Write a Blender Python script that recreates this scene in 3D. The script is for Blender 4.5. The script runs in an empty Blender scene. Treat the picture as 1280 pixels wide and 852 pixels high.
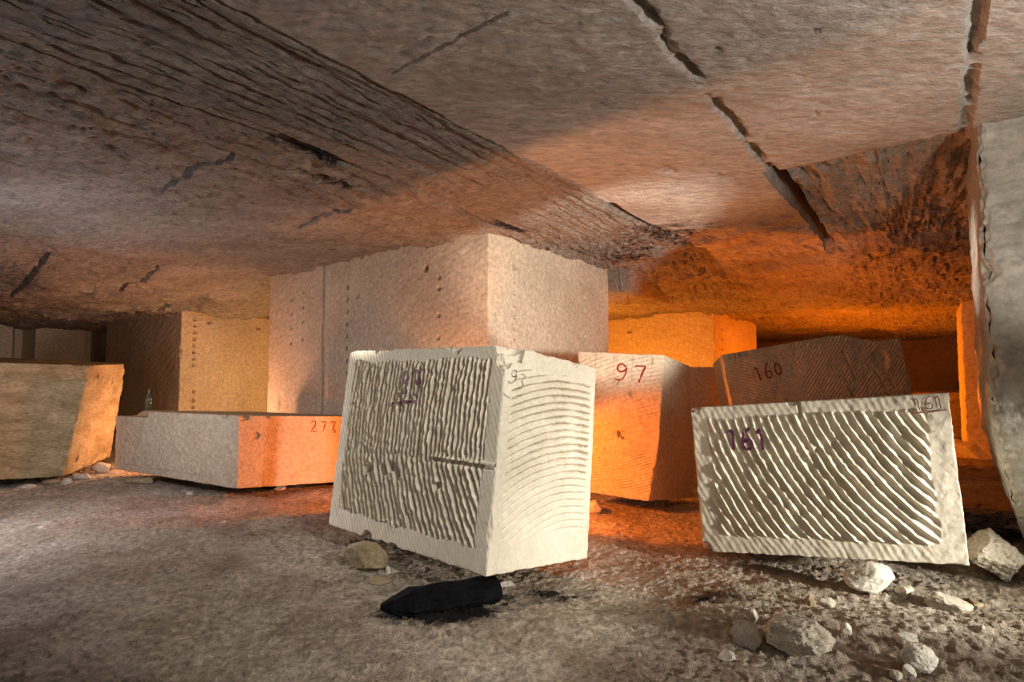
import bpy, math
import numpy as np
from mathutils import Vector

C = bpy.context.scene.collection
SC = bpy.context.scene
F = 680.0                       # focal length in pixels of the 1280 frame
EYE = 1.5
TAN = 39.0 / F                  # slight upward tilt of the camera
TH = math.atan(TAN)

# quarry grid axes: u runs to the back right, v to the back left
AX = np.array([0.616, 0.788]); BX = np.array([-0.788, 0.616])


def P(px, py, d):
    """point seen at a pixel, at world depth Y = d"""
    x = (px - 640.0) / F; y = (426.0 - py) / F
    Y = math.cos(TH) - y * math.sin(TH)
    Z = math.sin(TH) + y * math.cos(TH)
    k = d / Y
    return np.array([x * k, d, EYE + Z * k])


def UV(u, v, z=0.0):
    return np.array([AX[0] * u + BX[0] * v, AX[1] * u + BX[1] * v, z])


# ------------------------------------------------------------------ noise
def _h(i, j, k, seed):
    n = (i * 73856093) ^ (j * 19349663) ^ (k * 83492791) ^ (seed * 2654435761 & 0x7fffffff)
    n = n.astype(np.uint32)
    n ^= n >> np.uint32(15); n *= np.uint32(0x2c1b3c6d)
    n ^= n >> np.uint32(12); n *= np.uint32(0x297a2d39)
    n ^= n >> np.uint32(15)
    return n.astype(np.float32) * np.float32(2.0 / 4294967295.0) - 1.0


def vn(x, y, z=None, seed=0):
    """value noise in -1..1"""
    x = np.asarray(x, dtype=np.float64); y = np.asarray(y, dtype=np.float64)
    if z is None:
        xi = np.floor(x).astype(np.int64); yi = np.floor(y).astype(np.int64)
        fx = (x - xi).astype(np.float32); fy = (y - yi).astype(np.float32)
        fx = fx * fx * (3 - 2 * fx); fy = fy * fy * (3 - 2 * fy)
        k = np.zeros_like(xi)
        a = _h(xi, yi, k, seed); b = _h(xi + 1, yi, k, seed)
        c = _h(xi, yi + 1, k, seed); d = _h(xi + 1, yi + 1, k, seed)
        return (a + (b - a) * fx) * (1 - fy) + (c + (d - c) * fx) * fy
    z = np.asarray(z, dtype=np.float64)
    xi = np.floor(x).astype(np.int64); yi = np.floor(y).astype(np.int64); zi = np.floor(z).astype(np.int64)
    fx = (x - xi).astype(np.float32); fy = (y - yi).astype(np.float32); fz = (z - zi).astype(np.float32)
    fx = fx * fx * (3 - 2 * fx); fy = fy * fy * (3 - 2 * fy); fz = fz * fz * (3 - 2 * fz)
    r = 0
    for dz in (0, 1):
        a = _h(xi, yi, zi + dz, seed); b = _h(xi + 1, yi, zi + dz, seed)
        c = _h(xi, yi + 1, zi + dz, seed); d = _h(xi + 1, yi + 1, zi + dz, seed)
        l = (a + (b - a) * fx) * (1 - fy) + (c + (d - c) * fx) * fy
        r = r + l * (fz if dz else 1 - fz)
    return r


def fbm(x, y, z=None, oct=4, seed=0, gain=0.5):
    r = 0; a = 1.0; t = 0
    for o in range(oct):
        s = 2.03 ** o
        r = r + a * vn(x * s + o * 7.3, y * s - o * 3.1, None if z is None else z * s + o * 1.7, seed + o)
        t += a; a *= gain
    return r / t


def ss(a, b, x):
    t = np.clip((x - a) / (b - a), 0, 1)
    return t * t * (3 - 2 * t)


def groove(x, w, soft=0.4):
    """1 inside |x|<w, fading over soft*w"""
    return 1 - ss(w * (1 - soft), w * (1 + soft), np.abs(x))


# ------------------------------------------------------------------ meshes
def grid_faces(n, m, off=0):
    i = np.arange(n - 1)[:, None]; j = np.arange(m - 1)[None, :]
    a = (i * m + j).ravel() + off
    return np.stack([a, a + m, a + m + 1, a + 1], 1)


def make_mesh(name, verts, quads, mat, attr=None, sharp=38):
    me = bpy.data.meshes.new(name)
    verts = np.ascontiguousarray(verts, dtype=np.float32)
    nq = len(quads)
    me.vertices.add(len(verts)); me.vertices.foreach_set('co', verts.ravel())
    me.loops.add(nq * 4); me.loops.foreach_set('vertex_index', np.ascontiguousarray(quads, dtype=np.int32).ravel())
    me.polygons.add(nq)
    me.polygons.foreach_set('loop_start', np.arange(0, nq * 4, 4, dtype=np.int32))
    me.update(calc_edges=True)
    me.polygons.foreach_set('use_smooth', np.ones(nq, dtype=bool))
    if sharp:
        me.set_sharp_from_angle(angle=math.radians(sharp))
    if attr:
        for k, val in attr.items():
            a = me.attributes.new(k, 'FLOAT', 'POINT')
            a.data.foreach_set('value', np.ascontiguousarray(val, dtype=np.float32).ravel())
    me.materials.append(mat)
    return me


def link(name, me, parent=None, loc=None):
    o = bpy.data.objects.new(name, me); C.objects.link(o)
    if parent is not None:
        o.parent = parent
    if loc is not None:
        o.location = loc
    return o


def tag(o, label=None, cat=None, group=None, kind=None):
    if label: o['label'] = label
    if cat: o['category'] = cat
    if group: o['group'] = group
    if kind: o['kind'] = kind
    return o


# ------------------------------------------------------------------ materials
def stone_mat(name, c1, c2, scale=1.5, bump=0.25, fine=45.0, rough=0.9, c3=None, stain_scale=3.0,
              stain=0.0, spec=0.2, stretch=(1, 1, 1), rot=(0, 0, 0), soot_shade=False, dist=0.012, mott=0.35):
    m = bpy.data.materials.new(name); m.use_nodes = True
    nt = m.node_tree; N = nt.nodes; L = nt.links
    b = N['Principled BSDF']; b.inputs['Roughness'].default_value = rough
    b.inputs['Specular IOR Level'].default_value = spec
    tc = N.new('ShaderNodeTexCoord'); mp = N.new('ShaderNodeMapping')
    mp.inputs['Scale'].default_value = stretch; mp.inputs['Rotation'].default_value = rot
    L.new(tc.outputs['Object'], mp.inputs['Vector'])

    def noise(s, det=6, r=0.6, vec=None):
        n = N.new('ShaderNodeTexNoise'); n.inputs['Scale'].default_value = s
        n.inputs['Detail'].default_value = det; n.inputs['Roughness'].default_value = r
        L.new(vec or mp.outputs['Vector'], n.inputs['Vector']); return n

    def ramp(src, a, b_, c0=(0, 0, 0, 1), c1_=(1, 1, 1, 1)):
        r = N.new('ShaderNodeValToRGB'); r.color_ramp.elements[0].position = a
        r.color_ramp.elements[1].position = b_
        r.color_ramp.elements[0].color = c0; r.color_ramp.elements[1].color = c1_
        L.new(src, r.inputs['Fac']); return r

    def mix(fac, a, b_):
        x = N.new('ShaderNodeMix'); x.data_type = 'RGBA'
        if isinstance(fac, (int, float)): x.inputs['Factor'].default_value = fac
        else: L.new(fac, x.inputs['Factor'])
        for s, k in ((a, 'A'), (b_, 'B')):
            sock = [i for i in x.inputs if i.name == k and i.type == 'RGBA'][0]
            if isinstance(s, tuple): sock.default_value = s
            else: L.new(s, sock)
        return [o for o in x.outputs if o.type == 'RGBA'][0]

    n1 = noise(scale); r1 = ramp(n1.outputs['Fac'], 0.33, 0.68)
    col = mix(r1.outputs['Color'], tuple(c1) + (1,), tuple(c2) + (1,))
    n2 = noise(fine * 0.5, 4, 0.7); r2 = ramp(n2.outputs['Fac'], 0.34, 0.66, (1 - mott, 1 - mott * 1.04, 1 - mott * 1.1, 1), (1 + mott * .6,) * 3 + (1,))
    mu = N.new('ShaderNodeMix'); mu.data_type = 'RGBA'; mu.blend_type = 'MULTIPLY'; mu.inputs['Factor'].default_value = 0.8
    ia = [i for i in mu.inputs if i.type == 'RGBA']
    L.new(col, ia[0]); L.new(r2.outputs['Color'], ia[1]); col = [o for o in mu.outputs if o.type == 'RGBA'][0]
    if c3 is not None:
        n3 = noise(stain_scale, 8, 0.65); r3 = ramp(n3.outputs['Fac'], 0.5, 0.68)
        s = N.new('ShaderNodeMath'); s.operation = 'MULTIPLY'; s.inputs[1].default_value = stain
        L.new(r3.outputs['Color'], s.inputs[0])
        col = mix(s.outputs[0], col, tuple(c3) + (1,))
    if soot_shade:  # one mask darkens for both soot and painted shade
        at = N.new('ShaderNodeAttribute'); at.attribute_name = 'soot_shade'
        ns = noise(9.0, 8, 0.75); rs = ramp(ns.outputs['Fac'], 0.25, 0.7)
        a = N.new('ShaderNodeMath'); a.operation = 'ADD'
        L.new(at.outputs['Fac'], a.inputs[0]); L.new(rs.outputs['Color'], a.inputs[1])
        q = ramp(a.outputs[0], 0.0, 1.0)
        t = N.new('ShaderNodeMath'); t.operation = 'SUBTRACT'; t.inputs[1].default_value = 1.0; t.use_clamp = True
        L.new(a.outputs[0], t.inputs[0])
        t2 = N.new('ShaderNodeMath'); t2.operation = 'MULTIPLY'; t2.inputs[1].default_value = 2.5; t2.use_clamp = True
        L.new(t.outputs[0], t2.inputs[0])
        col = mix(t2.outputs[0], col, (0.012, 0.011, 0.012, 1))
    L.new(col, b.inputs['Base Color'])
    nb = noise(fine, 6, 0.7); nb2 = noise(fine * 0.22, 5, 0.6)
    ad = N.new('ShaderNodeMath'); ad.operation = 'MULTIPLY_ADD'; ad.inputs[1].default_value = 2.2
    L.new(nb2.outputs['Fac'], ad.inputs[0]); L.new(nb.outputs['Fac'], ad.inputs[2])
    bp = N.new('ShaderNodeBump'); bp.inputs['Strength'].default_value = bump; bp.inputs['Distance'].default_value = dist
    L.new(ad.outputs[0], bp.inputs['Height']); L.new(bp.outputs['Normal'], b.inputs['Normal'])
    return m


M = {}
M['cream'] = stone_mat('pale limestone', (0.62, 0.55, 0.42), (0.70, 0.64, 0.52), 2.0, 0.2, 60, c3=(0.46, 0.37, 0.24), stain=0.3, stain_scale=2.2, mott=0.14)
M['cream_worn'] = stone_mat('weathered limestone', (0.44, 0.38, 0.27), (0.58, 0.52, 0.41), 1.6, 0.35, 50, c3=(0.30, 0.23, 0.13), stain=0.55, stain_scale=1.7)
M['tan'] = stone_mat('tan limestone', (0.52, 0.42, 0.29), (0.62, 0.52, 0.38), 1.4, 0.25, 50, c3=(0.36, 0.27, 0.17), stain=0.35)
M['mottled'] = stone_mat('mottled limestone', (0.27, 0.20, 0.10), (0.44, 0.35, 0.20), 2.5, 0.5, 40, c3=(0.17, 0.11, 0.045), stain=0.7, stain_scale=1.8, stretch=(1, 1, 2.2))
M['pillar'] = stone_mat('quarry pillar limestone', (0.55, 0.46, 0.33), (0.64, 0.55, 0.42), 0.9, 0.3, 38, c3=(0.38, 0.31, 0.22), stain=0.4, stain_scale=1.1)
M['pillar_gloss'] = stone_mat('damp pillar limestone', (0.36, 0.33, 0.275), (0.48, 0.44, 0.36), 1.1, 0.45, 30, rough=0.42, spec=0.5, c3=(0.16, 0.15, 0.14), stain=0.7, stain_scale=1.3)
M['ceiling'] = stone_mat('quarry ceiling rock', (0.38, 0.325, 0.27), (0.52, 0.46, 0.39), 0.7, 0.7, 30, rough=0.75, spec=0.3, c3=(0.24, 0.17, 0.11), stain=0.5, stain_scale=0.9, soot_shade=True, dist=0.05, mott=0.45, rot=(0, 0, -math.atan2(0.788, 0.616)), stretch=(0.5, 1.5, 1))

def add_grain(m, strength, dist, attr='grain'):
    """split-grain relief along the quarry's long axis, faded in by an attribute, and fine grit elsewhere"""
    nt = m.node_tree; N = nt.nodes; L = nt.links
    b = N['Principled BSDF']; prev = b.inputs['Normal'].links[0].from_socket
    tc = N.new('ShaderNodeTexCoord'); rt = N.new('ShaderNodeMapping'); rt.inputs['Rotation'].default_value = (0, 0, -math.atan2(AX[1], AX[0]))
    sc = N.new('ShaderNodeMapping'); sc.inputs['Scale'].default_value = (2.2, 16.0, 6.0)
    L.new(tc.outputs['Object'], rt.inputs['Vector']); L.new(rt.outputs['Vector'], sc.inputs['Vector'])
    n = N.new('ShaderNodeTexNoise'); n.inputs['Scale'].default_value = 1.6; n.inputs['Detail'].default_value = 8; n.inputs['Roughness'].default_value = 0.68
    L.new(sc.outputs['Vector'], n.inputs['Vector'])
    at = N.new('ShaderNodeAttribute'); at.attribute_name = attr
    mu = N.new('ShaderNodeMath'); mu.operation = 'MULTIPLY'
    L.new(n.outputs['Fac'], mu.inputs[0]); L.new(at.outputs['Fac'], mu.inputs[1])
    bp = N.new('ShaderNodeBump'); bp.inputs['Strength'].default_value = strength; bp.inputs['Distance'].default_value = dist
    L.new(mu.outputs[0], bp.inputs['Height']); L.new(prev, bp.inputs['Normal']); L.new(bp.outputs['Normal'], b.inputs['Normal'])


add_grain(M['ceiling'], 1.0, 0.13)
M['floor'] = stone_mat('dusty quarry floor', (0.42, 0.33, 0.24), (0.64, 0.56, 0.45), 1.3, 0.9, 40, c3=(0.25, 0.175, 0.11), stain=0.7, stain_scale=1.9, soot_shade=True, dist=0.05, mott=0.6)
M['rock'] = stone_mat('broken limestone', (0.46, 0.40, 0.31), (0.60, 0.54, 0.44), 4.0, 0.5, 60, c3=(0.30, 0.23, 0.15), stain=0.5, stain_scale=6)
M['rock_white'] = stone_mat('fresh broken limestone', (0.62, 0.58, 0.48), (0.72, 0.68, 0.58), 5.0, 0.5, 70)
M['rock_brown'] = stone_mat('brown earthy stone', (0.28, 0.21, 0.12), (0.36, 0.28, 0.17), 5.0, 0.4, 50)
M['rock_dark'] = stone_mat('dark damp rubble', (0.075, 0.075, 0.075), (0.14, 0.13, 0.12), 3.0, 0.8, 25, rough=0.28, spec=0.6)
M['char'] = stone_mat('charred wood', (0.002, 0.002, 0.003), (0.006, 0.006, 0.008), 6.0, 1.0, 24, rough=0.85, spec=0.12, dist=0.03, stretch=(1, 1, 1))


def paint(name, col, rough=0.7):
    m = bpy.data.materials.new(name); m.use_nodes = True
    nt = m.node_tree; b = nt.nodes['Principled BSDF']
    n = nt.nodes.new('ShaderNodeTexNoise'); n.inputs['Scale'].default_value = 60
    r = nt.nodes.new('ShaderNodeValToRGB')
    r.color_ramp.elements[0].color = tuple(c * 0.7 for c in col) + (1,)
    r.color_ramp.elements[1].color = tuple(min(1, c * 1.3) for c in col) + (1,)
    nt.links.new(n.outputs['Fac'], r.inputs['Fac']); nt.links.new(r.outputs['Color'], b.inputs['Base Color'])
    b.inputs['Roughness'].default_value = rough
    return m


M['red'] = paint('red paint', (0.24, 0.006, 0.008))
M['purple'] = paint('purple paint', (0.11, 0.02, 0.05))
M['pencil'] = paint('grey pencil', (0.10, 0.08, 0.06))
M['maroon'] = paint('brown red crayon', (0.20, 0.04, 0.03))

# ------------------------------------------------------------------ blocks
GLYPH = {
    '1': [[(0.18, 1.05), (0.48, 1.38), (0.52, 0.0)]],
    '2': [[(0.12, 1.1), (0.25, 1.33), (0.55, 1.38), (0.75, 1.15), (0.66, 0.8), (0.35, 0.4), (0.1, 0.03), (0.45, 0.06), (0.85, 0.03)]],
    '3': [[(0.2, 1.25), (0.45, 1.4), (0.72, 1.2), (0.65, 0.88), (0.4, 0.75), (0.68, 0.65), (0.78, 0.32), (0.55, 0.03), (0.2, 0.08)]],
    '6': [[(0.68, 1.38), (0.35, 1.15), (0.15, 0.6), (0.2, 0.15), (0.5, 0.0), (0.78, 0.2), (0.75, 0.55), (0.5, 0.7), (0.22, 0.45)]],
    '7': [[(0.12, 1.18), (0.3, 1.3), (0.55, 1.25), (0.85, 1.32), (0.62, 0.75), (0.45, 0.0)]],
    '9': [[(0.75, 1.1), (0.5, 1.38), (0.2, 1.2), (0.18, 0.85), (0.42, 0.68), (0.68, 0.85), (0.76, 1.15), (0.74, 0.6), (0.55, 0.18), (0.25, 0.02), (0.05, 0.15)]],
    '0': [[(0.5, 1.15), (0.2, 0.9), (0.15, 0.4), (0.4, 0.05), (0.7, 0.2), (0.82, 0.65), (0.68, 1.0), (0.42, 1.1)]],
    '_': [[(-0.2, -0.25), (2.6, -0.18)]],
}


def smooth_line(pts, step):
    pts = np.array(pts, float)
    if len(pts) > 2:
        for _ in range(2):
            q = [pts[0]]
            for a, b in zip(pts[:-1], pts[1:]):
                q += [a * 0.75 + b * 0.25, a * 0.25 + b * 0.75]
            q.append(pts[-1]); pts = np.array(q)
    seg = np.linalg.norm(np.diff(pts, axis=0), axis=1); cum = np.r_[0, np.cumsum(seg)]
    n = max(2, int(cum[-1] / step) + 1); t = np.linspace(0, cum[-1], n)
    return np.stack([np.interp(t, cum, pts[:, 0]), np.interp(t, cum, pts[:, 1])], 1)


def write_number(parent, face, text, s0, t0, h, width, mat, label, rot=0.0, under=None, gap=1.0, lift=0.004, name='painted_number', env=0.0):
    """strokes of paint that follow the surface of a block's face; s0,t0 in metres on that face"""
    G, W, H, loc = face
    n, m = G.shape[:2]
    nr = np.cross(G[-1, m // 2] - G[0, m // 2], G[n // 2, -1] - G[n // 2, 0]); nr = nr / np.linalg.norm(nr)
    if env > 0:
        hgt = G @ nr; top = hgt.copy()
        for k in range(1, 8):
            top[k:] = np.maximum(top[k:], hgt[:-k]); top[:-k] = np.maximum(top[:-k], hgt[k:])
        G = G + nr * ((top - hgt) * env)[..., None]
    verts = []; quads = []
    lines = []; x = 0
    for ch in text:
        for ln in GLYPH[ch]:
            lines.append([((a + x) * h / 1.4, b * h / 1.4) for a, b in ln])
        x += gap
    if under:
        lines.append([(a * h / 1.4, b * h / 1.4) for a, b in under])
    cr, sr = math.cos(rot), math.sin(rot)
    for ln in lines:
        pl = smooth_line(ln, 0.004)
        pl = np.stack([s0 + pl[:, 0] * cr - pl[:, 1] * sr, t0 + pl[:, 0] * sr + pl[:, 1] * cr], 1)
        tg = np.gradient(pl, axis=0); tg /= np.linalg.norm(tg, axis=1)[:, None] + 1e-9
        nn = np.stack([-tg[:, 1], tg[:, 0]], 1)
        k = np.arange(len(pl))
        wv = width * (0.8 + 0.35 * vn(k * 0.11 + s0 * 31, k * 0 + 0.5, None, 5))
        off = np.linspace(-0.5, 0.5, 9)
        Q = pl[:, None, :] + nn[:, None, :] * (off[None, :, None] * wv[:, None, None])
        fi = np.clip(Q[..., 0] / W, 0, 0.9999) * (n - 1); fj = np.clip(Q[..., 1] / H, 0, 0.9999) * (m - 1)
        i = fi.astype(int); j = fj.astype(int); a = (fi - i)[..., None]; b = (fj - j)[..., None]
        p = (G[i, j] * (1 - a) + G[i + 1, j] * a) * (1 - b) + (G[i, j + 1] * (1 - a) + G[i + 1, j + 1] * a) * b
        p = p + nr * lift
        base = sum(len(v) for v in verts)
        verts.append(p.reshape(-1, 3)); quads.append(grid_faces(p.shape[0], 9, base))
    me = make_mesh(name, np.concatenate(verts), np.concatenate(quads), mat, sharp=0)
    o = link(name, me, parent)
    o['label'] = label
    return o


def block(name, B, T, mat, res, disp=None, warp=None, chips=(), chip_r=0.012, chip_n=0.05, edge_seed=0,
          rough=0.004, rfreq=9.0):
    """six-sided quarried block. B, T: four bottom / top corners counter-clockwise from above.
    res: {face: step}; disp: {face: f(S,T,W,H)->outward displacement}. Faces 0..3 sides, 4 top, 5 bottom."""
    B = np.array(B, float); T = np.array(T, float)
    La = np.linalg.norm(B[1] - B[0]) * .5 + np.linalg.norm(B[2] - B[3]) * .5
    Lb = np.linalg.norm(B[2] - B[1]) * .5 + np.linalg.norm(B[3] - B[0]) * .5
    Lc = np.mean(np.linalg.norm(T - B, axis=1))
    cen = (B.mean(0) + T.mean(0)) / 2
    loc = np.array([cen[0], cen[1], B[:, 2].min()])
    disp = disp or {}
    V = []; Q = []; off = 0; faces = {}

    def tri(a, b, c):
        a = a[..., None]; b = b[..., None]; c = c[..., None]
        lo = (B[0] * (1 - a) + B[1] * a) * (1 - b) + (B[3] * (1 - a) + B[2] * a) * b
        hi = (T[0] * (1 - a) + T[1] * a) * (1 - b) + (T[3] * (1 - a) + T[2] * a) * b
        p = lo * (1 - c) + hi * c
        return p

    eps = 1e-3
    for f in range(6):
        W, H = [(La, Lc), (Lb, Lc), (La, Lc), (Lb, Lc), (La, Lb), (La, Lb)][f]
        st = res.get(f, res.get('d', 0.06))
        n = max(4, int(W / st) + 1); m = max(4, int(H / st) + 1)
        s, t = np.meshgrid(np.linspace(0, 1, n), np.linspace(0, 1, m), indexing='ij')
        one = np.ones_like(s); zero = np.zeros_like(s)
        a, b, c = [(s, zero, t), (one, s, t), (1 - s, one, t), (zero, 1 - s, t), (s, t, one), (s, 1 - t, zero)][f]
        p = tri(a, b, c)
        if warp is not None:
            p = p + warp(a, b, c)
        # rounded, chipped edges
        x, y, z = p[..., 0], p[..., 1], p[..., 2]
        r = chip_r * (0.7 + 0.5 * vn(x * 25, y * 25, z * 25, 40 + edge_seed)) \
            + chip_n * np.clip(fbm(x * 5, y * 5, z * 5, 3, 50 + edge_seed) - 0.28, 0, 1) * 2.2
        r = np.maximum(r, 1e-4)
        da = [a * La, (1 - a) * La, b * Lb, (1 - b) * Lb, c * Lc, (1 - c) * Lc]
        e = np.stack([np.clip(1 - d / r, 0, 1) for d in da])
        inw = [(1, 0, 0), (-1, 0, 0), (0, 1, 0), (0, -1, 0), (0, 0, 1), (0, 0, -1)]
        dirA = (B[1] - B[0]) / np.linalg.norm(B[1] - B[0]); dirB = (B[3] - B[0]) / np.linalg.norm(B[3] - B[0])
        dirC = (T[0] - B[0]) / np.linalg.norm(T[0] - B[0])
        for k in range(6):
            oth = np.max(np.stack([e[q] for q in range(6) if q // 2 != k // 2]), 0)
            o_ = (r * 0.5 * e[k] * oth)[..., None]
            d_ = dirA * inw[k][0] + dirB * inw[k][1] + dirC * inw[k][2]
            p = p + o_ * d_
        # overall unevenness, the same for neighbouring faces at a shared edge
        nv = np.stack([fbm(x * rfreq, y * rfreq, z * rfreq, 3, 60 + edge_seed + q) for q in range(3)], -1)
        p = p + nv * rough
        # broken corners
        for (ca, cb, cc, cr_) in chips:
            cp = tri(np.array(ca, float), np.array(cb, float), np.array(cc, float))
            dv = np.linalg.norm(p - cp, axis=-1)
            rr = cr_ * (1 + 0.35 * fbm(x * 14, y * 14, z * 14, 3, 77))
            dep = np.sqrt(np.clip(rr * rr - dv * dv, 0, None))
            dr = cen - p; dr /= np.linalg.norm(dr, axis=-1)[..., None]
            p = p + dr * (dep * 0.75)[..., None]
        if f in disp:
            du = np.gradient(tri(a, b, c), axis=0); dw = np.gradient(tri(a, b, c), axis=1)
            nr = np.cross(du, dw); nr /= np.linalg.norm(nr, axis=-1)[..., None] + 1e-12
            p = p + nr * disp[f](s * W, t * H, W, H)[..., None]
        faces[f] = (p - loc, W, H, loc)
        V.append((p - loc).reshape(-1, 3)); Q.append(grid_faces(n, m, off)); off += n * m
    me = make_mesh(name, np.concatenate(V), np.concatenate(Q), mat)
    o = link(name, me, loc=loc)
    return o, faces


def border(S, T, W, H, l, r, b, t, n=0.02, seed=3):
    w = fbm(S * 9, T * 9, None, 3, seed) * n
    return ss(l - .012, l + .012, S + w) * ss(r - .012, r + .012, W - S + w) * ss(b - .012, b + .012, T + w) * ss(t - .012, t + .012, H - T + w)


def ridges(phase, S, T, width=0.17, seed=11, lump=0.5):
    ph = phase + 0.20 * fbm(S * 5, T * 5, None, 4, seed, .55)
    cell = np.floor(ph); x = ph - cell - 0.5
    w = width * (1 + 0.35 * vn(S * 9, T * 9, None, seed + 2))
    h = np.exp(-(x / w) ** 2)
    amp = 0.82 + 0.4 * fbm(S * 7 + cell * 3.3, T * 7 + cell * 1.7, None, 2, seed + 5) + lump * 0.5 * vn(S * 34, T * 34, None, seed + 7)
    return h * np.clip(amp, 0.25, 1.6) + 0.06 * fbm(S * 40, T * 40, None, 2, seed + 8)


def chisel(S, T, k, seed=21, a=(1, 0.5), fr=32):
    ph = (S * a[0] + T * a[1]) * fr + 0.5 * fbm(S * 6, T * 6, None, 2, seed)
    return (np.abs((ph % 1.0) - 0.5) - 0.25) * k


def pits(S, T, pts):
    d = 0
    for (x, y, r, dep) in pts:
        q = np.sqrt((S - x) ** 2 + (T - y) ** 2) * (1 + 0.3 * vn(S * 40, T * 40, None, 9))
        d = d - dep * (1 - ss(r * 0.6, r * 1.1, q))
    return d


def frames(B, T, i):
    return B, T


# --- block 93, the big one in the middle
L_ = (437, 438, 410, 656, 4.9); N_ = (634, 430, 607, 721, 3.7); R_ = (746, 459, 735, 698, 4.35)


def corners(L_, N_, R_, ext=(1.0, 1.0), dz_top=(0, 0), back_z=0):
    tl, bl = P(L_[0], L_[1], L_[4]), P(L_[2], L_[3], L_[4])
    tn, bn = P(N_[0], N_[1], N_[4]), P(N_[2], N_[3], N_[4])
    tr, br = P(R_[0], R_[1], R_[4]), P(R_[2], R_[3], R_[4])
    tl = tn + (tl - tn) * ext[0]; bl = bn + (bl - bn) * ext[0]
    tr = tn + (tr - tn) * ext[1]; br = bn + (br - bn) * ext[1]
    tf = tl + tr - tn; bf = bl + br - bn
    tr = tr + np.array([0, 0, dz_top[0]]); tf = tf + np.array([0, 0, dz_top[1]])
    bf = bf + np.array([0, 0, back_z])
    return [bl, bn, br, bf], [tl, tn, tr, tf]


B93, T93 = corners(L_, N_, R_)
B93[3][2] = max(B93[3][2], 0.02)


def d93_left(S, T, W, H):
    mk = border(S, T, W, H, 0.13, 0.13, 0.16, 0.10, 0.03)
    k = ss(0.66, 0.74, T - 0.05 * (S - 1.0))                # upper cut / lower cut
    r = np.sqrt((S - 4.6) ** 2 + (T - 2.2) ** 2)
    lo = ridges(-r / 0.052, S, T, 0.19, 31)
    up = ridges((S + 0.05 * np.sin(T * 2.2) + 0.03 * T) / 0.046, S, T, 0.19, 41)
    g = lo * (1 - k) + up * k
    kerf = groove(T - 0.70 + 0.0 * S, 0.012) * ss(W - 0.66, W - 0.6, S) * (1 - ss(W - 0.04, W - 0.02, S))
    rim = groove(T - 0.725, 0.01) * ss(W - 0.7, W - 0.6, S)
    slab = ss(0.12, 0.3, S - (W - 0.34)) * ss(0.3, 0.6, T) * (1 - ss(0.66, 0.7, T))
    d = mk * (g * 0.030 - 0.016) * (1 - 0.6 * slab)
    d = d + (1 - mk) * chisel(S, T, 0.007, 21, (1.0, 0.55), 24)
    d = d - kerf * 0.03 + rim * 0.012
    d = d + pits(S, T, [(0.50, 0.55, 0.045, 0.05), (0.68, 0.56, 0.05, 0.04), (0.80, 0.60, 0.05, 0.04), (0.86, 0.54, 0.04, 0.035), (1.33, 0.52, 0.03, 0.03)])
    return d


def d93_right(S, T, W, H):
    mk = border(S, T, W, H, 0.10, 0.07, 0.22, 0.14, 0.02)
    r = np.sqrt((S - 0.78) ** 2 + (T + 0.55) ** 2)
    ph = r / 0.052 + 0.14 * fbm(S * 6, T * 6, None, 3, 5)
    x = ph % 1.0 - 0.5
    wl = 0.5 + 0.5 * fbm(S * 16, T * 22, None, 3, 9)
    prof = 0.35 * (x + 0.5) - np.exp(-((x - 0.1) / (0.09 + 0.09 * np.clip(wl, 0, 1))) ** 2) * (0.5 + 0.9 * wl)
    amp = (0.25 + 0.75 * ss(0.25, 0.95, T)) * (0.7 + 0.6 * fbm(S * 8, T * 8, None, 3, 8))
    d = mk * prof * 0.042 * amp
    d = d + mk * 0.004 * fbm(S * 30, T * 30, None, 3, 18) * amp
    d = d + (1 - mk) * chisel(S, T, 0.0025, 22, (1.0, 0.15), 40)
    return d


blk93, f93 = block('stone_block', B93, T93, M['cream'], {0: 0.0045, 1: 0.0055, 4: 0.025, 'd': 0.04},
                   {0: d93_left, 1: d93_right}, chips=[(1.0, 0.06, 1.0, 0.12), (0.99, 0.0, 0.93, 0.06), (1.0, 0.74, 1.0, 0.045), (0.74, 0.0, 1.0, 0.055), (0.30, 0.0, 0.0, 0.07), (0.22, 0.0, 1.0, 0.03)],
                   chip_r=0.014, chip_n=0.05, edge_seed=1)
tag(blk93, 'largest pale quarried block in the centre, tilted, number 93 on its ribbed left side', 'stone block')
W, H = f93[0][1], f93[0][2]
write_number(blk93, f93[0], '93', W * 0.42, H * 0.755, 0.20, 0.022, M['purple'], 'dark purple painted number 93, underlined', rot=0.03, under=[(-0.5, -0.42), (1.6, -0.30)], lift=0.003, env=1.0)
W, H = f93[1][1], f93[1][2]
write_number(blk93, f93[1], '93', W * 0.035, H * 0.835, 0.11, 0.006, M['pencil'], 'faint grey pencilled number 93', name='pencil_number', env=0.9, rot=-0.25, under=[(-0.4, -0.85), (-0.2, -1.0), (0.2, -1.12), (0.7, -1.1)])

# --- block 161
B161 = [P(878, 689, 4.45), P(1213, 707, 3.72)]; T161 = [P(863, 509, 4.45), P(1186, 490, 3.72)]
bk = np.array([0.45, 0.94, 0.0])
B161 += [B161[1] + bk, B161[0] + bk]; T161 += [T161[1] + bk - [0, 0, .10], T161[0] + bk - [0, 0, .14]]


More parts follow.
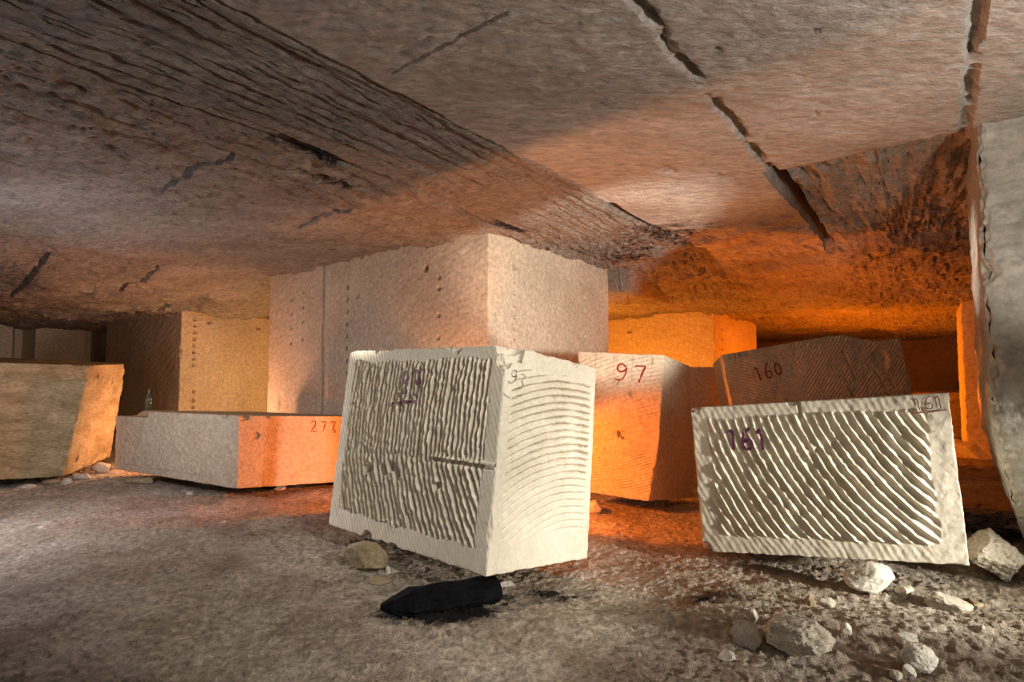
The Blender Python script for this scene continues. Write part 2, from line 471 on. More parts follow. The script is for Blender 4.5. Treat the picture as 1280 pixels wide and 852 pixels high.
def d161(S, T, W, H):
    mk = border(S, T, W, H, 0.13, 0.155, 0.13, 0.10, 0.02, 6)
    r = np.sqrt((S - 2.85) ** 2 + (T - 1.75) ** 2)
    g = ridges(-r / 0.058, S, T, 0.21, 61, 0.55)
    dam = np.exp(-(((S - 0.85) / 0.22) ** 2 + ((T - H * 0.66) / 0.11) ** 2))
    d = mk * (g * (0.036 - 0.016 * dam) - 0.012 + dam * 0.02 * fbm(S * 22, T * 22, None, 3, 66))
    left = (S < 0.2)
    d = d + (1 - mk) * np.where(S > W - 0.2, chisel(S, T, 0.004, 24, (0.1, 1.0), 22), chisel(S, T, 0.0055, 23, (1.0, 0.55), 20)) + (1 - mk) * 0.004 * fbm(S * 18, T * 18, None, 3, 67)
    d = d - groove(S - 0.785 - 0.1 * (H - T), 0.012) * ss(H - 0.14, H - 0.1, T) * 0.03
    return d


blk161, f161 = block('stone_block', B161, T161, M['cream'], {0: 0.005, 1: 0.02, 4: 0.02, 'd': 0.04}, {0: d161},
                     chips=[(0.435, 0, 1.0, 0.04), (0.0, 0, 0.0, 0.07), (0.02, 0, 1, 0.05)], chip_r=0.012, chip_n=0.03, edge_seed=2)
tag(blk161, 'pale block at the right with deep curved ridges on its front, numbered 161', 'stone block')
W, H = f161[0][1], f161[0][2]
write_number(blk161, f161[0], '161', W * 0.145, H * 0.70, 0.16, 0.026, M['purple'], 'dark purple painted number 161 on the ridges', rot=-0.02, gap=0.9, lift=0.003, env=1.0)
write_number(blk161, f161[0], '161', W * 0.876, H * 0.90, 0.09, 0.009, M['maroon'], 'small brown red number 161, underlined', name='crayon_number', env=1.0, rot=0.06, gap=0.95, under=[(-0.2, -0.2), (1.4, -0.25), (2.9, -0.15)])

# --- block 97
B97, T97 = corners((722, 439, 733, 615, 6.25), (830, 443, 820, 627, 5.9), (862, 457, 868, 621, 6.55), (1.0, 1.0), (0, -0.02))


def w97(a, b, c):
    k = 0.13 * np.clip(0.45 - c, 0, 1) ** 1.5 * 2.0 * a * (1 - b)
    v = np.zeros(a.shape + (3,)); v[..., 0] = -k; return v


def d97(S, T, W, H):
    r = np.sqrt((S + 0.3) ** 2 + (T - 2.6) ** 2)
    k = ss(0.4, 0.9, T)
    r2 = np.sqrt((S - 1.4) ** 2 + (T + 0.9) ** 2)
    up = (r2 / 0.042 + 0.3 * fbm(S * 4, T * 4, None, 2, 4)) % 1.0
    lo = (r / 0.03 + 0.2 * fbm(S * 5, T * 5, None, 2, 4)) % 1.0
    ra = np.sqrt((S - 2.2) ** 2 + (T - 1.3) ** 2)
    arc = (ra / 0.17) % 1.0
    d = ((up - .5) * k + (lo - .5) * (1 - k)) * 0.012 * (0.7 + 0.5 * fbm(S * 7, T * 7, None, 2, 14)) + (arc - 0.5) * 0.008
    d = d * border(S, T, W, H, 0.01, 0.015, 0.09, 0.03, 0.02)
    return d + pits(S, T, [(0.42, H * 0.43, 0.05, 0.05), (0.5, H * 0.72, 0.03, 0.03), (0.36, H * 0.80, 0.03, 0.03)])


def dplain(S, T, W, H):
    return 0.006 * fbm(S * 14, T * 14, None, 4, 71) - 0.012 * np.clip(fbm(S * 22, T * 8, None, 2, 72) - 0.45, 0, 1)


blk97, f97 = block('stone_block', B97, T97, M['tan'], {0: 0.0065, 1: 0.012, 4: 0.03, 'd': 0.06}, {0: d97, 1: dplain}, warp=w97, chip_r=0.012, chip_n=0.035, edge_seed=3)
tag(blk97, 'block in the gap behind the central block, glowing orange, red number 97', 'stone block')
W, H = f97[0][1], f97[0][2]
write_number(blk97, f97[0], '97', W * 0.435, H * 0.805, 0.20, 0.02, M['red'], 'red painted number 97', rot=-0.04, gap=1.15)

# --- block 160
B160, T160 = corners((902, 443, 938, 624, 6.0), (1125, 427, 1172, 622, 6.3), (1160, 425, 1196, 610, 7.3))
T160[2] = T160[1] + [0.25, 0.9, -0.05]; B160[2] = B160[1] + [0.2, 0.95, 0.0]
T160[3] = T160[0] + [0.25, 0.95, -0.08]; B160[3] = B160[0] + [0.2, 0.95, 0.0]


def w160(a, b, c):
    pr = np.interp(a, [0, 0.08, 0.58, 0.66, 0.80, 0.86, 1.0], [0, 0.015, 0.125, 0.13, 0.06, 0.035, 0.05])
    v = np.zeros(a.shape + (3,)); v[..., 2] = pr * c ** 3 * (1 - 0.4 * b); return v


def d160(S, T, W, H):
    k = ss(0.9, 1.3, S + 0.3 * T - 0.1)
    a = ((S * 0.35 + T) / 0.034 + 0.3 * fbm(S * 3, T * 3, None, 2, 4)) % 1.0
    b = ((T - S * 0.9) / 0.045 + 0.3 * fbm(S * 3, T * 3, None, 2, 5)) % 1.0
    d = ((a - .5) * (1 - k) + (b - .5) * k) * 0.010
    for (x, y, l) in ((1.42, .82, .14), (1.55, .86, .14), (1.78, .70, .18), (1.86, .76, .1), (1.40, .62, .14), (1.45, .5, .12)):
        d = d - 0.03 * groove(S - x * W / 2.1 + 0.35 * (T - y * H), 0.016, .6) * groove(T - y * H, l, .3)
    d = d - 0.04 * (1 - ss(0.05, 0.12, np.hypot((S - W * 0.86), (T - H * 0.88)))) + 0.012 * fbm(S * 5, T * 5, None, 3, 15)
    return d


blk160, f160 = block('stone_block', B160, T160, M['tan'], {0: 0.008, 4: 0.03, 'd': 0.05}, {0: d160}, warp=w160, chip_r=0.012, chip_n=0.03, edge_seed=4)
tag(blk160, 'brown shaded block with a peaked top and red number 160, standing behind the ridged block', 'stone block')
W, H = f160[0][1], f160[0][2]
write_number(blk160, f160[0], '160', W * 0.15, H * 0.79, 0.165, 0.02, M['red'], 'red painted number 160', rot=0.12, gap=1.05)
write_number(blk160, f160[0], '160', W * 0.055, H * 0.955, 0.085, 0.009, M['pencil'], 'small pencilled number 160', name='pencil_number', rot=0.1, gap=1.15)

# --- block 277
B277, T277 = corners((145, 512, 143, 586, 8.0), (298, 519, 296, 611, 6.6), (420, 520, 416, 603, 7.3), (1.0, 1.55), (0, 0))


def w277(a, b, c):
    k = (1 - ss(0.30, 0.315, a)) * (1 - ss(0.12, 0.19, b)) * ss(0.3, 1.0, c)
    v = np.zeros(a.shape + (3,)); v[..., 2] = -0.085 * k * ss(0.6, 1, c); return v


def d277l(S, T, W, H):
    mk = border(S, T, W, H, 0.15, 0.06, 0.10, 0.03, 0.02)
    return mk * (0.016 * fbm(S * 16, T * 16, None, 4, 81, 0.7) + 0.006) + (1 - mk) * 0.003 * fbm(S * 20, T * 20, None, 2, 82)


def d277r(S, T, W, H):
    r = np.sqrt((S - 2.6) ** 2 + (T - 1.6) ** 2)
    a = (r / 0.036 + 0.15 * fbm(S * 4, T * 4, None, 2, 6)) % 1.0
    mk = border(S, T, W, H, 0.04, 0.02, 0.10, 0.05, 0.02)
    return mk * (np.abs(a - 0.5) - 0.25) * 0.02 + pits(S, T, [(0.20, H * 0.72, 0.045, 0.05), (W * 0.635, H * 0.77, 0.025, 0.04)])


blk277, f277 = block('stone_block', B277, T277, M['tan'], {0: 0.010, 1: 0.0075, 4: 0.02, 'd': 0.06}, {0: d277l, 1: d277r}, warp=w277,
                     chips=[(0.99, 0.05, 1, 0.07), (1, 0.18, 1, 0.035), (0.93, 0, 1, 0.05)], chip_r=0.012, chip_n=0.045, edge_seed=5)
tag(blk277, 'low wide block left of centre with orange end face numbered 277', 'stone block')
W, H = f277[1][1], f277[1][2]
write_number(blk277, f277[1], '277', W * 0.465, H * 0.775, 0.135, 0.015, M['red'], 'dark red painted number 277', rot=0.0, gap=1.25)

# --- block at the left edge
Bl, Tl = corners((-120, 449, -130, 606, 6.7), (112, 456, 79, 596, 7.6), (158, 454, 138, 571, 9.0))
Tl[3][2] = 1.74; Bl[3][2] = 0.08


def dleft_f(S, T, W, H):
    return 0.014 * fbm(S * 9, T * 16, None, 4, 91, 0.6)


def dleft_r(S, T, W, H):
    a = ((S * 0.35 + T * 0.12) / 0.035 + 0.8 * fbm(S * 4, T * 2, None, 3, 92)) % 1.0
    return 0.01 * fbm(S * 12, T * 5, None, 4, 93) + 0.006 * (a - .5) + pits(S, T, [(W * 0.25, H * 0.9, 0.05, 0.04), (W * .68, H * .83, .05, .04), (W * .2, H * .12, .05, .04)])


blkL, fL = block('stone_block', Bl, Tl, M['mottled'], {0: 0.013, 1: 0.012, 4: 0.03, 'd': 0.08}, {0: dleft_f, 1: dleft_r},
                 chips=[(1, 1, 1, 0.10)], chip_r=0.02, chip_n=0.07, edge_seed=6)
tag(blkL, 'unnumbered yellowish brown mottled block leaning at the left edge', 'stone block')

# --- dark block behind 97, and a far block at the right
Bd = [P(853, 560, 7.12), P(926, 560, 7.08)]; Td = [P(853, 458, 7.12), P(926, 459, 7.08)]
for q in (Bd,): q[0][2] = 0.06; q[1][2] = 0.06
Bd += [Bd[1] + [0.35, 0.9, 0], Bd[0] + [0.3, 0.9, 0]]; Td += [Td[1] + [.3, .9, 0], Td[0] + [.3, .9, 0]]
blkD, _ = block('stone_block', Bd, Td, M['tan'], {0: 0.02, 'd': 0.05}, {0: dplain}, chip_r=0.02, chip_n=0.04, edge_seed=7)
tag(blkD, 'dark shaded block in the gap between the blocks numbered 97 and 160', 'stone block')

Bf = [P(1110, 553, 12.9), P(1216, 553, 12.4)]; Tf = [P(1110, 491, 12.9), P(1216, 490, 12.4)]
for q in Bf: q[2] = 0.0
Bf += [Bf[1] + [.6, 1.0, 0], Bf[0] + [.5, 1.0, 0]]; Tf += [Tf[1] + [.6, 1.0, 0], Tf[0] + [.5, 1.0, 0]]


def dfar(S, T, W, H):
    a = ((S * 0.8 + T) / 0.07 + 0.4 * fbm(S * 3, T * 3, None, 2, 6)) % 1.0
    return 0.016 * (a - .5)


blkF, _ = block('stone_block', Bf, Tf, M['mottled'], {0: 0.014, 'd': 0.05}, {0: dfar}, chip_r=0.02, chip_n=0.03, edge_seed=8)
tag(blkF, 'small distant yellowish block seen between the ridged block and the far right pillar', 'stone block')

# low slab on the floor at the right
Bs = [UV(7.9, 1.5, -0.02), UV(7.9, -1.4, -0.02), UV(9.9, -1.4, -0.02), UV(9.9, 1.5, -0.02)]
Ts = [p + [0, 0, 0.33] for p in Bs]
slab, _ = block('stone_slab', Bs, Ts, M['rock_brown'], {0: 0.02, 4: 0.02, 'd': 0.06}, {0: dplain, 4: dplain}, chip_r=0.03, chip_n=0.08, edge_seed=9, rough=0.02)
tag(slab, 'low dark brown stone slab lying on the floor behind the ridged block, at the far right', 'stone slab')


# ------------------------------------------------------------------ pillars
def pillar(name, u0, u1, v0, v1, z1, mat, label, res, disp=None, warp=None, seed=20, z0=-0.25):
    b = [UV(u0, v1, z0), UV(u0, v0, z0), UV(u1, v0, z0), UV(u1, v1, z0)]
    t = [p + [0, 0, z1 - z0] for p in b]
    o, f = block(name, b, t, mat, res, disp, warp=warp, chip_r=0.015, chip_n=0.05, edge_seed=seed, rough=0.006, rfreq=4.0)
    tag(o, label, 'pillar')
    return o, f


def tooled(S, T, seed, k=0.0045, sl=0.35):
    """scratchy hand-tooled face"""
    a = fbm((S + T * 0.4) * 5, (T - sl * S) * 26, None, 3, seed)
    return k * a + k * 0.7 * fbm(S * 18, T * 18, None, 3, seed + 3) - 2.2 * k * np.clip(fbm(S * 6, T * 14, None, 2, seed + 5) - 0.5, 0, 1)


def holes(S, T, x, z, r=0.03, d=0.09):
    o = 0
    for q in z:
        o = o - d * (1 - ss(r * 0.7, r * 1.15, np.hypot(S - x, T - q)))
    return o


def dpA(S, T, W, H):             # face u0 of the central pillar; S=0 at its left end
    d = tooled(S, T, 100)
    T = T + 0.0
    d = d - 0.05 * groove(S - 1.72 + 0.02 * vn(S * 3, T * 3, None, 4), 0.035, .5) + 0.02 * groove(S - 1.80, 0.05, .6)
    d = d + holes(S, T, 2.35, np.arange(1.35, 3.1, 0.19))
    d = d + holes(S, T, 4.1, (3.15,), 0.05, .1) + holes(S, T, 4.35, (3.0, 2.85, 2.5, 2.2, 1.9), .03, .05)
    d = d + holes(S, T, 0.75, (3.0, 2.75, 2.5, 2.25), .035, .05) + holes(S, T, 1.1, (3.1, 2.85, 2.6, 2.3), .035, .05) + holes(S, T, 2.6, (2.9,), .04, .05)
    d = d - 0.04 * groove(S - .45, .07, .4) * groove(T - 1.2, .18, .3)
    return d


def dpB(S, T, W, H):             # face v0; S=0 at the near corner
    d = tooled(S, T, 120, 0.0045, -0.25)
    d = d - 0.05 * groove(S - 0.13 + 0.02 * vn(S * 2, T * 9, None, 4), 0.022, .5) * ss(2.35, 2.45, T) * (1 - ss(3.2, 3.3, T))
    d = d + holes(S, T, 0.52, np.arange(2.15, 3.0, 0.155), 0.022) + holes(S, T, .53, (3.12,), .05, .1)
    d = d + holes(S, T, 2.2, (3.15,), .06, .1) + holes(S, T, 2.3, (2.9, 2.7, 2.5, 2.3), .04, .03)
    return d


pilC, _ = pillar('rock_pillar', 5.02, 8.1, 4.29, 9.5, 3.32, M['pillar'], 'wide pale tooled pillar in the middle holding up the ceiling, its corner above the central block',
                 {0: 0.013, 1: 0.012, 'd': 0.08}, {0: dpA, 1: dpB}, seed=21)


def wR(a, b, c):
    z = c * 3.8
    k = np.clip(1.25 - z, 0, None) ** 1.6 * 0.42
    v = np.zeros(a.shape + (3,))
    kk = k * (1 - a * 0.0)
    # base broken away towards the near left corner
    dirx = -BX * 1.0 + AX * 0.75
    sh = kk * a * (1 - b)
    v[..., 0] = dirx[0] * sh; v[..., 1] = dirx[1] * sh
    return v


def dRl(S, T, W, H):
    return 0.016 * fbm(S * 6, T * 6, None, 4, 131) + tooled(S, T, 133, 0.008, 1.5)


def dRf(S, T, W, H):
    a = (T / 0.13 + 0.5 * fbm(S * 2, T * 2, None, 2, 134)) % 1.0
    return 0.005 * (a - .5) * ss(1.9, 2.3, T) + 0.012 * fbm(S * 7, T * 7, None, 5, 135, 0.6) - 0.02 * np.clip(fbm(S * 9, T * 5, None, 3, 136) - .35, 0, 1)


# this pillar's left flank is face 3 of a block whose corner 0 is the near left corner
b_ = [UV(4.87, -0.27, -0.25), UV(4.87, -3.2, -0.25), UV(6.35, -3.2, -0.25), UV(6.35, -0.27, -0.25)]
t_ = [p + [0, 0, 3.6] for p in b_]


def wR2(a, b, c):
    z = c * 3.6 - 0.25
    k = np.clip(1.3 - z, 0, 1.5) ** 1.6
    wa = 1 - a * 0.6
    v = np.zeros(a.shape + (3,))
    v[..., 0] = k * wa * (0.62 * (1 - b) + 0.32 * b)
    v[..., 1] = k * wa * (0.48 * (1 - b) + 0.04 * b)
    return v


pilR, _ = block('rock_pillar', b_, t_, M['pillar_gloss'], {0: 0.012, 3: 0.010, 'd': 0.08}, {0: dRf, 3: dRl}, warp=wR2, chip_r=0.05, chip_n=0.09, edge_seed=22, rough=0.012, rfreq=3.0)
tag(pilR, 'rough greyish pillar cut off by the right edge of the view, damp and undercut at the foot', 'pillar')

pillar('rock_pillar', 11.6, 14.5, -3.3, -0.34, 2.92, M['pillar'], 'narrow looking distant pillar with orange lit edge, left of the rough pillar at the right edge',
       {0: 0.025, 3: 0.025, 'd': 0.1}, {0: lambda S, T, W, H: tooled(S, T, 141, 0.014), 3: lambda S, T, W, H: tooled(S, T, 142, 0.014)}, seed=23)
pillar('rock_pillar', 12.0, 15.5, 3.8, 9.3, 2.88, M['pillar'], 'orange lit pillar seen behind the middle pillar, above the block numbered 97',
       {0: 0.025, 1: 0.025, 'd': 0.1}, {0: lambda S, T, W, H: tooled(S, T, 143, 0.014, -0.3) + holes(S, T, W - 2.0, (2.75,), .06, .1),
        1: lambda S, T, W, H: tooled(S, T, 144, 0.01) + holes(S, T, .55, np.arange(1.4, 2.9, .22), .035)}, seed=24)
pillar('rock_pillar', 5.0, 7.25, 13.3, 18.4, 3.0, M['pillar'], 'pillar at the far left with one warmly lit face and one dark face',
       {0: 0.03, 1: 0.022, 'd': 0.1}, {0: lambda S, T, W, H: tooled(S, T, 145, 0.016, 0.6),
        1: lambda S, T, W, H: tooled(S, T, 146, 0.012, 0.3) + holes(S, T, .28, np.arange(1.9, 3.0, .15), .03) + holes(S, T, .6, (2.92,), .05, .1) + holes(S, T, 1.75, (2.85,), .05, .1) + holes(S, T, .3, (.95, 1.1, 1.3), .035)}, seed=25)


# ------------------------------------------------------------------ ceiling, floor, walls
def axis(lo, hi, fine_to, step, growth):
    a = [lo]
    while a[-1] < hi:
        x = a[-1]
        a.append(x + step + growth * max(0.0, x - fine_to))
    return np.array(a)


def terr(x, n):
    q = x * n; f = np.floor(q); r = q - f
    return (f + ss(0.55, 1.0, r)) / n


def patch1(x, p, r):
    return np.exp(-((x - p) / r) ** 2)


def ceiling_z(u, v):
    h = 0.020 * fbm(u * 0.7, v * 0.7, None, 3, 200)
    wob = 0.02 * fbm(u * 1.2, v * 1.2, None, 3, 201)
    near = 1 - ss(4.85, 5.0, u)
    # smooth slab with small pits and scabs
    sm = (v < 2.55 + wob)
    n_f = fbm(u * 11, v * 11, None, 4, 203, 0.6)
    smooth_h = 0.010 * n_f + 0.022 * np.clip(fbm(u * 13, v * 13, None, 3, 204) - 0.42, 0, 1) + 0.05 * np.clip(vn(u * 7, v * 7, None, 205) - 0.82, 0, 1) * 3
    sc = fbm(u * 3.5, v * 3.5, None, 4, 206, 0.6)
    smooth_h = smooth_h + 0.022 * (terr(sc, 5) - sc)
    # band with split grain between the two seams
    g1 = fbm(u * 2.0 + v * 0.3, v * 22 - u * 1.2, None, 4, 207, 0.6)
    g2 = fbm(u * 0.9, v * 5.5 - u * 0.35, None, 4, 208)
    grain = 0.042 * np.clip(g1, -0.35, 1) + 0.08 * (terr(g2, 6) - g2 * 0.75) + 0.012 + 0.012 * fbm(u * 9, v * 40 - u * 2, None, 3, 230, .6)
    # left side: flaking layers
    l1 = fbm(u * 0.55, v * 1.15, None, 5, 209, 0.55)
    l2 = fbm(u * 3.2, v * 9, None, 4, 210, 0.6)
    layers = 0.20 * (terr(l1, 6) - l1 * 0.55) + 0.045 * l2 + 0.09 * (terr(l2, 3) - l2 * .8) + 0.010 * fbm(u * 14, v * 20, None, 3, 231, .6)
    cr = 3.74 + 0.29 * ss(3.2, 5.0, u) + 0.03 * fbm(u * 2, v * 0 + .5, None, 3, 211)
    in_l = ss(-0.02, 0.02, v - cr)
    in_s = 1 - ss(-0.012, 0.012, v - (2.55 + wob))
    a = smooth_h * in_s + grain * (1 - in_s) * (1 - in_l) + (layers + 0.035) * in_l
    h = h + a
    # seams and saw cuts (upwards into the rock)
    rn = fbm(u * 9, v * 9, None, 3, 212)
    h = h + 0.035 * groove(v - 2.55 - wob, 0.010 + 0.008 * (rn + .3), .5) * ss(-.1, .4, fbm(u * 2.2, v * 0, None, 2, 213) + 0.15)
    h = h + (0.03 + 0.10 * np.maximum(patch1(u, 1.9, .8), patch1(u, 4.7, .5))) * groove(v - cr, 0.010 + 0.014 * np.clip(fbm(u * 1.5, v * 0 + 9, None, 2, 214) + .3, 0, 1), .5)
    br = ss(-0.35, 0.0, fbm(u * 6, v * 6, None, 3, 215) + 0.12)
    h = h + 0.06 * groove(v - 1.04 - 0.012 * vn(u * 8, v * 0, None, 216), 0.03, .5) * br * near
    h = h + 0.05 * groove(v + 0.21 - 0.01 * vn(u * 8, v * 0, None, 217), 0.03, .5) * br * near
    tap = np.clip((u - 4.8) / 3.4, 0, 1)
    h = h + 0.55 * groove(v - 1.06 + 0.0 * u, 0.055, .2) * ss(4.90, 4.96, u) * (1 - ss(8.0, 8.2, u))
    h = h + 0.25 * groove(v - 2.58, 0.05 - 0.02 * np.clip((u - 4.85) / 2, 0, 1), .3) * ss(4.83, 4.9, u) * (1 - ss(6.6, 6.9, u))
    # cross cuts
    for (uu, va, vb, w, dd) in ((1.93, 4.3, 5.85, 0.024, .45), (3.42, 4.8, 5.9, 0.03, .4), (3.28, 9.7, 11.5, .03, .12), (2.0, 10.1, 12.7, .035, .12), (1.95, 1.5, 2.4, .006, .03), (4.4, 12.2, 14.8, .05, .2)):
        tt = np.clip((v - va) / (vb - va), 0, 1)
        h = h + dd * groove(u - uu - 0.012 * vn(v * 3, u * 0, None, 218), w * (0.6 + 0.8 * tt * (1 - tt) * 2), .4) * (v > va) * (v < vb)
    h = h + 0.012 * groove(v - 2.0 * 0 - 4.02, .02) * 0
    # broken recess right of the deep cut, between the smooth slab and the lower ceiling
    rec = ss(4.93, 4.97, u) * (1 - ss(7.9, 8.4, u)) * (1 - ss(0.97, 1.03, v)) * ss(-0.5, -.25, v)
    cu, cv = 10.2, 0.35
    ang = np.arctan2(v - cv, u - cu) ; rad = np.hypot(u - cu, v - cv)
    fan = fbm(ang * 75, rad * 2.2, None, 4, 219, 0.6)
    h = h + rec * (0.12 * (1 - ss(4.9, 7.6, u)) + 0.07 * fan + 0.05 * fbm(u * 2.5, v * 4, None, 5, 220, .65) + 0.02)
    # roughly split band left of the deep cut
    rb = ss(5.6, 6.6, u + 0.5 * fbm(u * .8, v * .8, None, 3, 221)) * (1 - ss(7.6, 8.2, u)) * ss(1.05, 1.1, v) * (1 - ss(4.1, 4.3, v))
    h = h + rb * (0.10 * fbm(u * 5, v * 2.2, None, 5, 222, .65) + 0.02)
    # ceiling gets lower towards the back
    lay = fbm(u * 1.8, v * 0.8, None, 5, 223, .6)
    slope = -0.38 * ss(7.5, 11.0, u + 0.4 * fbm(u * .9, v * .9, None, 3, 224))
    slope = slope + 0.26 * ss(7.4, 8.6, u) * (terr(lay, 5) - lay * 0.5) - 0.10 * ss(8.1, 8.25, u + .1 * lay) * (1 - ss(.9, 1.4, v))
    l3 = fbm(u * 2.4, v * 0.55, None, 5, 240, .6)
    crev = np.exp(-(((l3 * 5) % 1.0 - 0.5) / 0.07) ** 2) * ss(-.1, .25, fbm(u * 1.3, v * 1.3, None, 3, 241))
    slope = slope + ss(6.6, 7.8, u) * (0.13 * crev + 0.09 * fbm(u * 6, v * 1.5, None, 5, 242, .58))
    step = -0.40 * ss(8.16, 8.24, u + 0.03 * rn) + 0.05 * ss(8, 9, u) * fbm(u * 1.1, v * 1.1, None, 4, 225)
    kv = ss(3.9, 4.0, v + 0.06 * rn)
    back = slope * (1 - kv) + step * kv
    lft = ss(8.6, 9.6, v)
    lb = -0.38 * ss(9.0, 13.0, v) + lft * (0.16 * (terr(l1, 4) - l1 * .4))
    # bulges over the far left passage
    for (pu, pv, ru, rv, hh) in ((5.6, 11.6, .9, .9, .14), (5.0, 11.0, .5, .6, .08), (3.7, 11.7, .8, .9, .10)):
        lb = lb - hh * np.clip(1 - ((u - pu) / ru) ** 2 - ((v - pv) / rv) ** 2, 0, 1) ** .5
    h = h + back * (1 - lft) + lb * lft
    h = h + 0.004 * fbm(u * 45, v * 45, None, 2, 226)
    return 3.2 + h


ua = axis(-2.0, 25.5, 2.0, 0.0125, 0.0042); va = axis(-3.6, 20.6, 1.5, 0.0135, 0.0045)
va = np.unique(np.round(np.r_[va[va < -1.2][::6], va[va >= -1.2]], 5))
uu, vv = np.meshgrid(ua, va, indexing='ij')
cz = ceiling_z(uu, vv)


def patch(x, y, px, py, ru, rv):
    return np.exp(-(((x - px) / ru) ** 2 + ((y - py) / rv) ** 2))


soot_shade = 1.25 * patch(uu, vv, 2.25, 3.72, 0.35, 0.10) + 0.8 * patch(uu, vv, 2.7, 4.1, 0.4, 0.16) + 0.9 * patch(uu, vv, 5.0, 3.95, 0.5, 0.12) \
    + 0.75 * patch(uu, vv, 6.4, 2.6, 1.0, 0.9) + 0.7 * patch(uu, vv, 7.4, 3.6, 0.6, 0.5) + 0.55 * patch(uu, vv, 8.1, 1.6, .3, 1.2)  # this row paints the blocks' ceiling shadow; the row above is soot
grn = np.clip(ss(2.5, 2.6, vv) * (1 - .25 * ss(3.7, 4.1, vv)) + 0.7 * ss(8.0, 8.6, uu), 0, 1)
cv = np.stack([AX[0] * uu + BX[0] * vv, AX[1] * uu + BX[1] * vv, cz], -1).reshape(-1, 3)
q = grid_faces(len(ua), len(va))[:, ::-1]
ceil = link('ceiling', make_mesh('ceiling', cv, q, M['ceiling'], {'soot_shade': soot_shade, 'grain': grn}, sharp=50))
tag(ceil, kind='structure')


def floor_z(x, y):
    h = 0.05 * fbm(x * 0.5, y * 0.5, None, 3, 300) - 0.02
    # swept, lumpy dust
    h = h + 0.035 * fbm(x * 1.6 + y * .5, y * 3.2, None, 4, 301, .55)
    h = h + 0.016 * fbm(x * 7 + y * 2, y * 12, None, 4, 302, .6)
    n = fbm(x * 30, y * 34, None, 3, 303, .6)
    h = h + 0.013 * n + 0.03 * np.clip(n - 0.30, 0, 1)
    g = vn(x * 38 + 0.3 * y, y * 41, None, 310)
    h = h + 0.05 * np.clip(g - 0.72, 0, 1) * ss(-.3, .3, fbm(x * .9, y * 1.3, None, 3, 311) + 0.12)
    # ruts in front of the ridged block
    h = h + 0.03 * np.sin((y * 5.2 + x * 1.5) + 1.5 * fbm(x * 1.2, y * 1.2, None, 2, 304)) * ss(0.4, 1.2, x) * (1 - ss(3.7, 4.0, y))
    h = h - 0.05 * patch(x, y, 0.3, 4.3, 0.8, 0.7) - 0.03 * patch(x, y, 2.2, 4.3, 1.0, .4)
    h = h + 0.05 * patch(x, y, -1.1, 5.9, 0.6, .5) - 0.02 * patch(x, y, -4, 7.6, 2.5, .8)
    h = h + 0.04 * patch(x, y, .15, 3.45, .35, .18)
    return h - 0.015


fu = axis(-1.6, 25.5, 2.2, 0.0115, 0.0045); fv = axis(-3.6, 20.6, 2.2, 0.0115, 0.0045)
fv = np.unique(np.round(np.r_[fv[fv < -1.4][::5], fv[fv >= -1.4]], 5))
uu, vv = np.meshgrid(fu, fv, indexing='ij')
fx = AX[0] * uu + BX[0] * vv; fy = AX[1] * uu + BX[1] * vv
fz = floor_z(fx, fy)
floor_soot_shade = 1.5 * patch(fx, fy, -0.46, 3.60, 0.42, 0.20) + 0.8 * patch(fx, fy, .25, 3.95, .5, .22) + 0.75 * patch(fx, fy, 1.35, 3.75, .35, .16)  # log soot, shade painted below the central block, darker patch beside the ridged one
fl = link('floor', make_mesh('floor', np.stack([fx, fy, fz], -1).reshape(-1, 3), grid_faces(len(fu), len(fv)), M['floor'], {'soot_shade': floor_soot_shade}, sharp=50))
tag(fl, kind='structure')
print('ceiling', len(cv), 'floor', fx.size)


def wall(name, p0, p1, seed, slots=(), mat='pillar'):
    L = np.linalg.norm(p1 - p0); n = int(L / 0.08); m = 45
    s, t = np.meshgrid(np.linspace(0, 1, n), np.linspace(-0.3, 3.5, m), indexing='ij')
    d = (p1 - p0) / L; nr = np.array([d[1], -d[0], 0])
    dep = 0.05 * fbm(s * L * 1.5, t * 1.5, None, 4, seed)
    for sl in slots:
        dep = dep - 0.7 * groove(s * L - sl, 0.16, .2)
    p = p0 + (p1 - p0) * s[..., None] + nr * dep[..., None]; p[..., 2] = t
    o = link(name, make_mesh(name, p.reshape(-1, 3), grid_faces(n, m), M[mat]))
    return tag(o, kind='structure')


wall('wall_left', UV(-1.6, 20.0), UV(25.0, 20.0), 401, (5.15, 6.7))
wall('wall_back', UV(25.0, 20.0), UV(25.0, -3.5), 402, mat='rock_brown')

wall('wall_front_blocker', UV(-1.6, 9.0), UV(-1.6, 20.0), 403)  # unseen wall added to block world light from the far left wall


# ------------------------------------------------------------------ loose stones
def ico(sub):
    import bmesh
    bm = bmesh.new(); bmesh.ops.create_icosphere(bm, subdivisions=sub, radius=1.0)
    v = np.array([q.co[:] for q in bm.verts]); f = np.array([[w.index for w in q.verts] for q in bm.faces]); bm.free()
    return v, f


ICO = {k: ico(k) for k in (3, 4, 5, 6)}


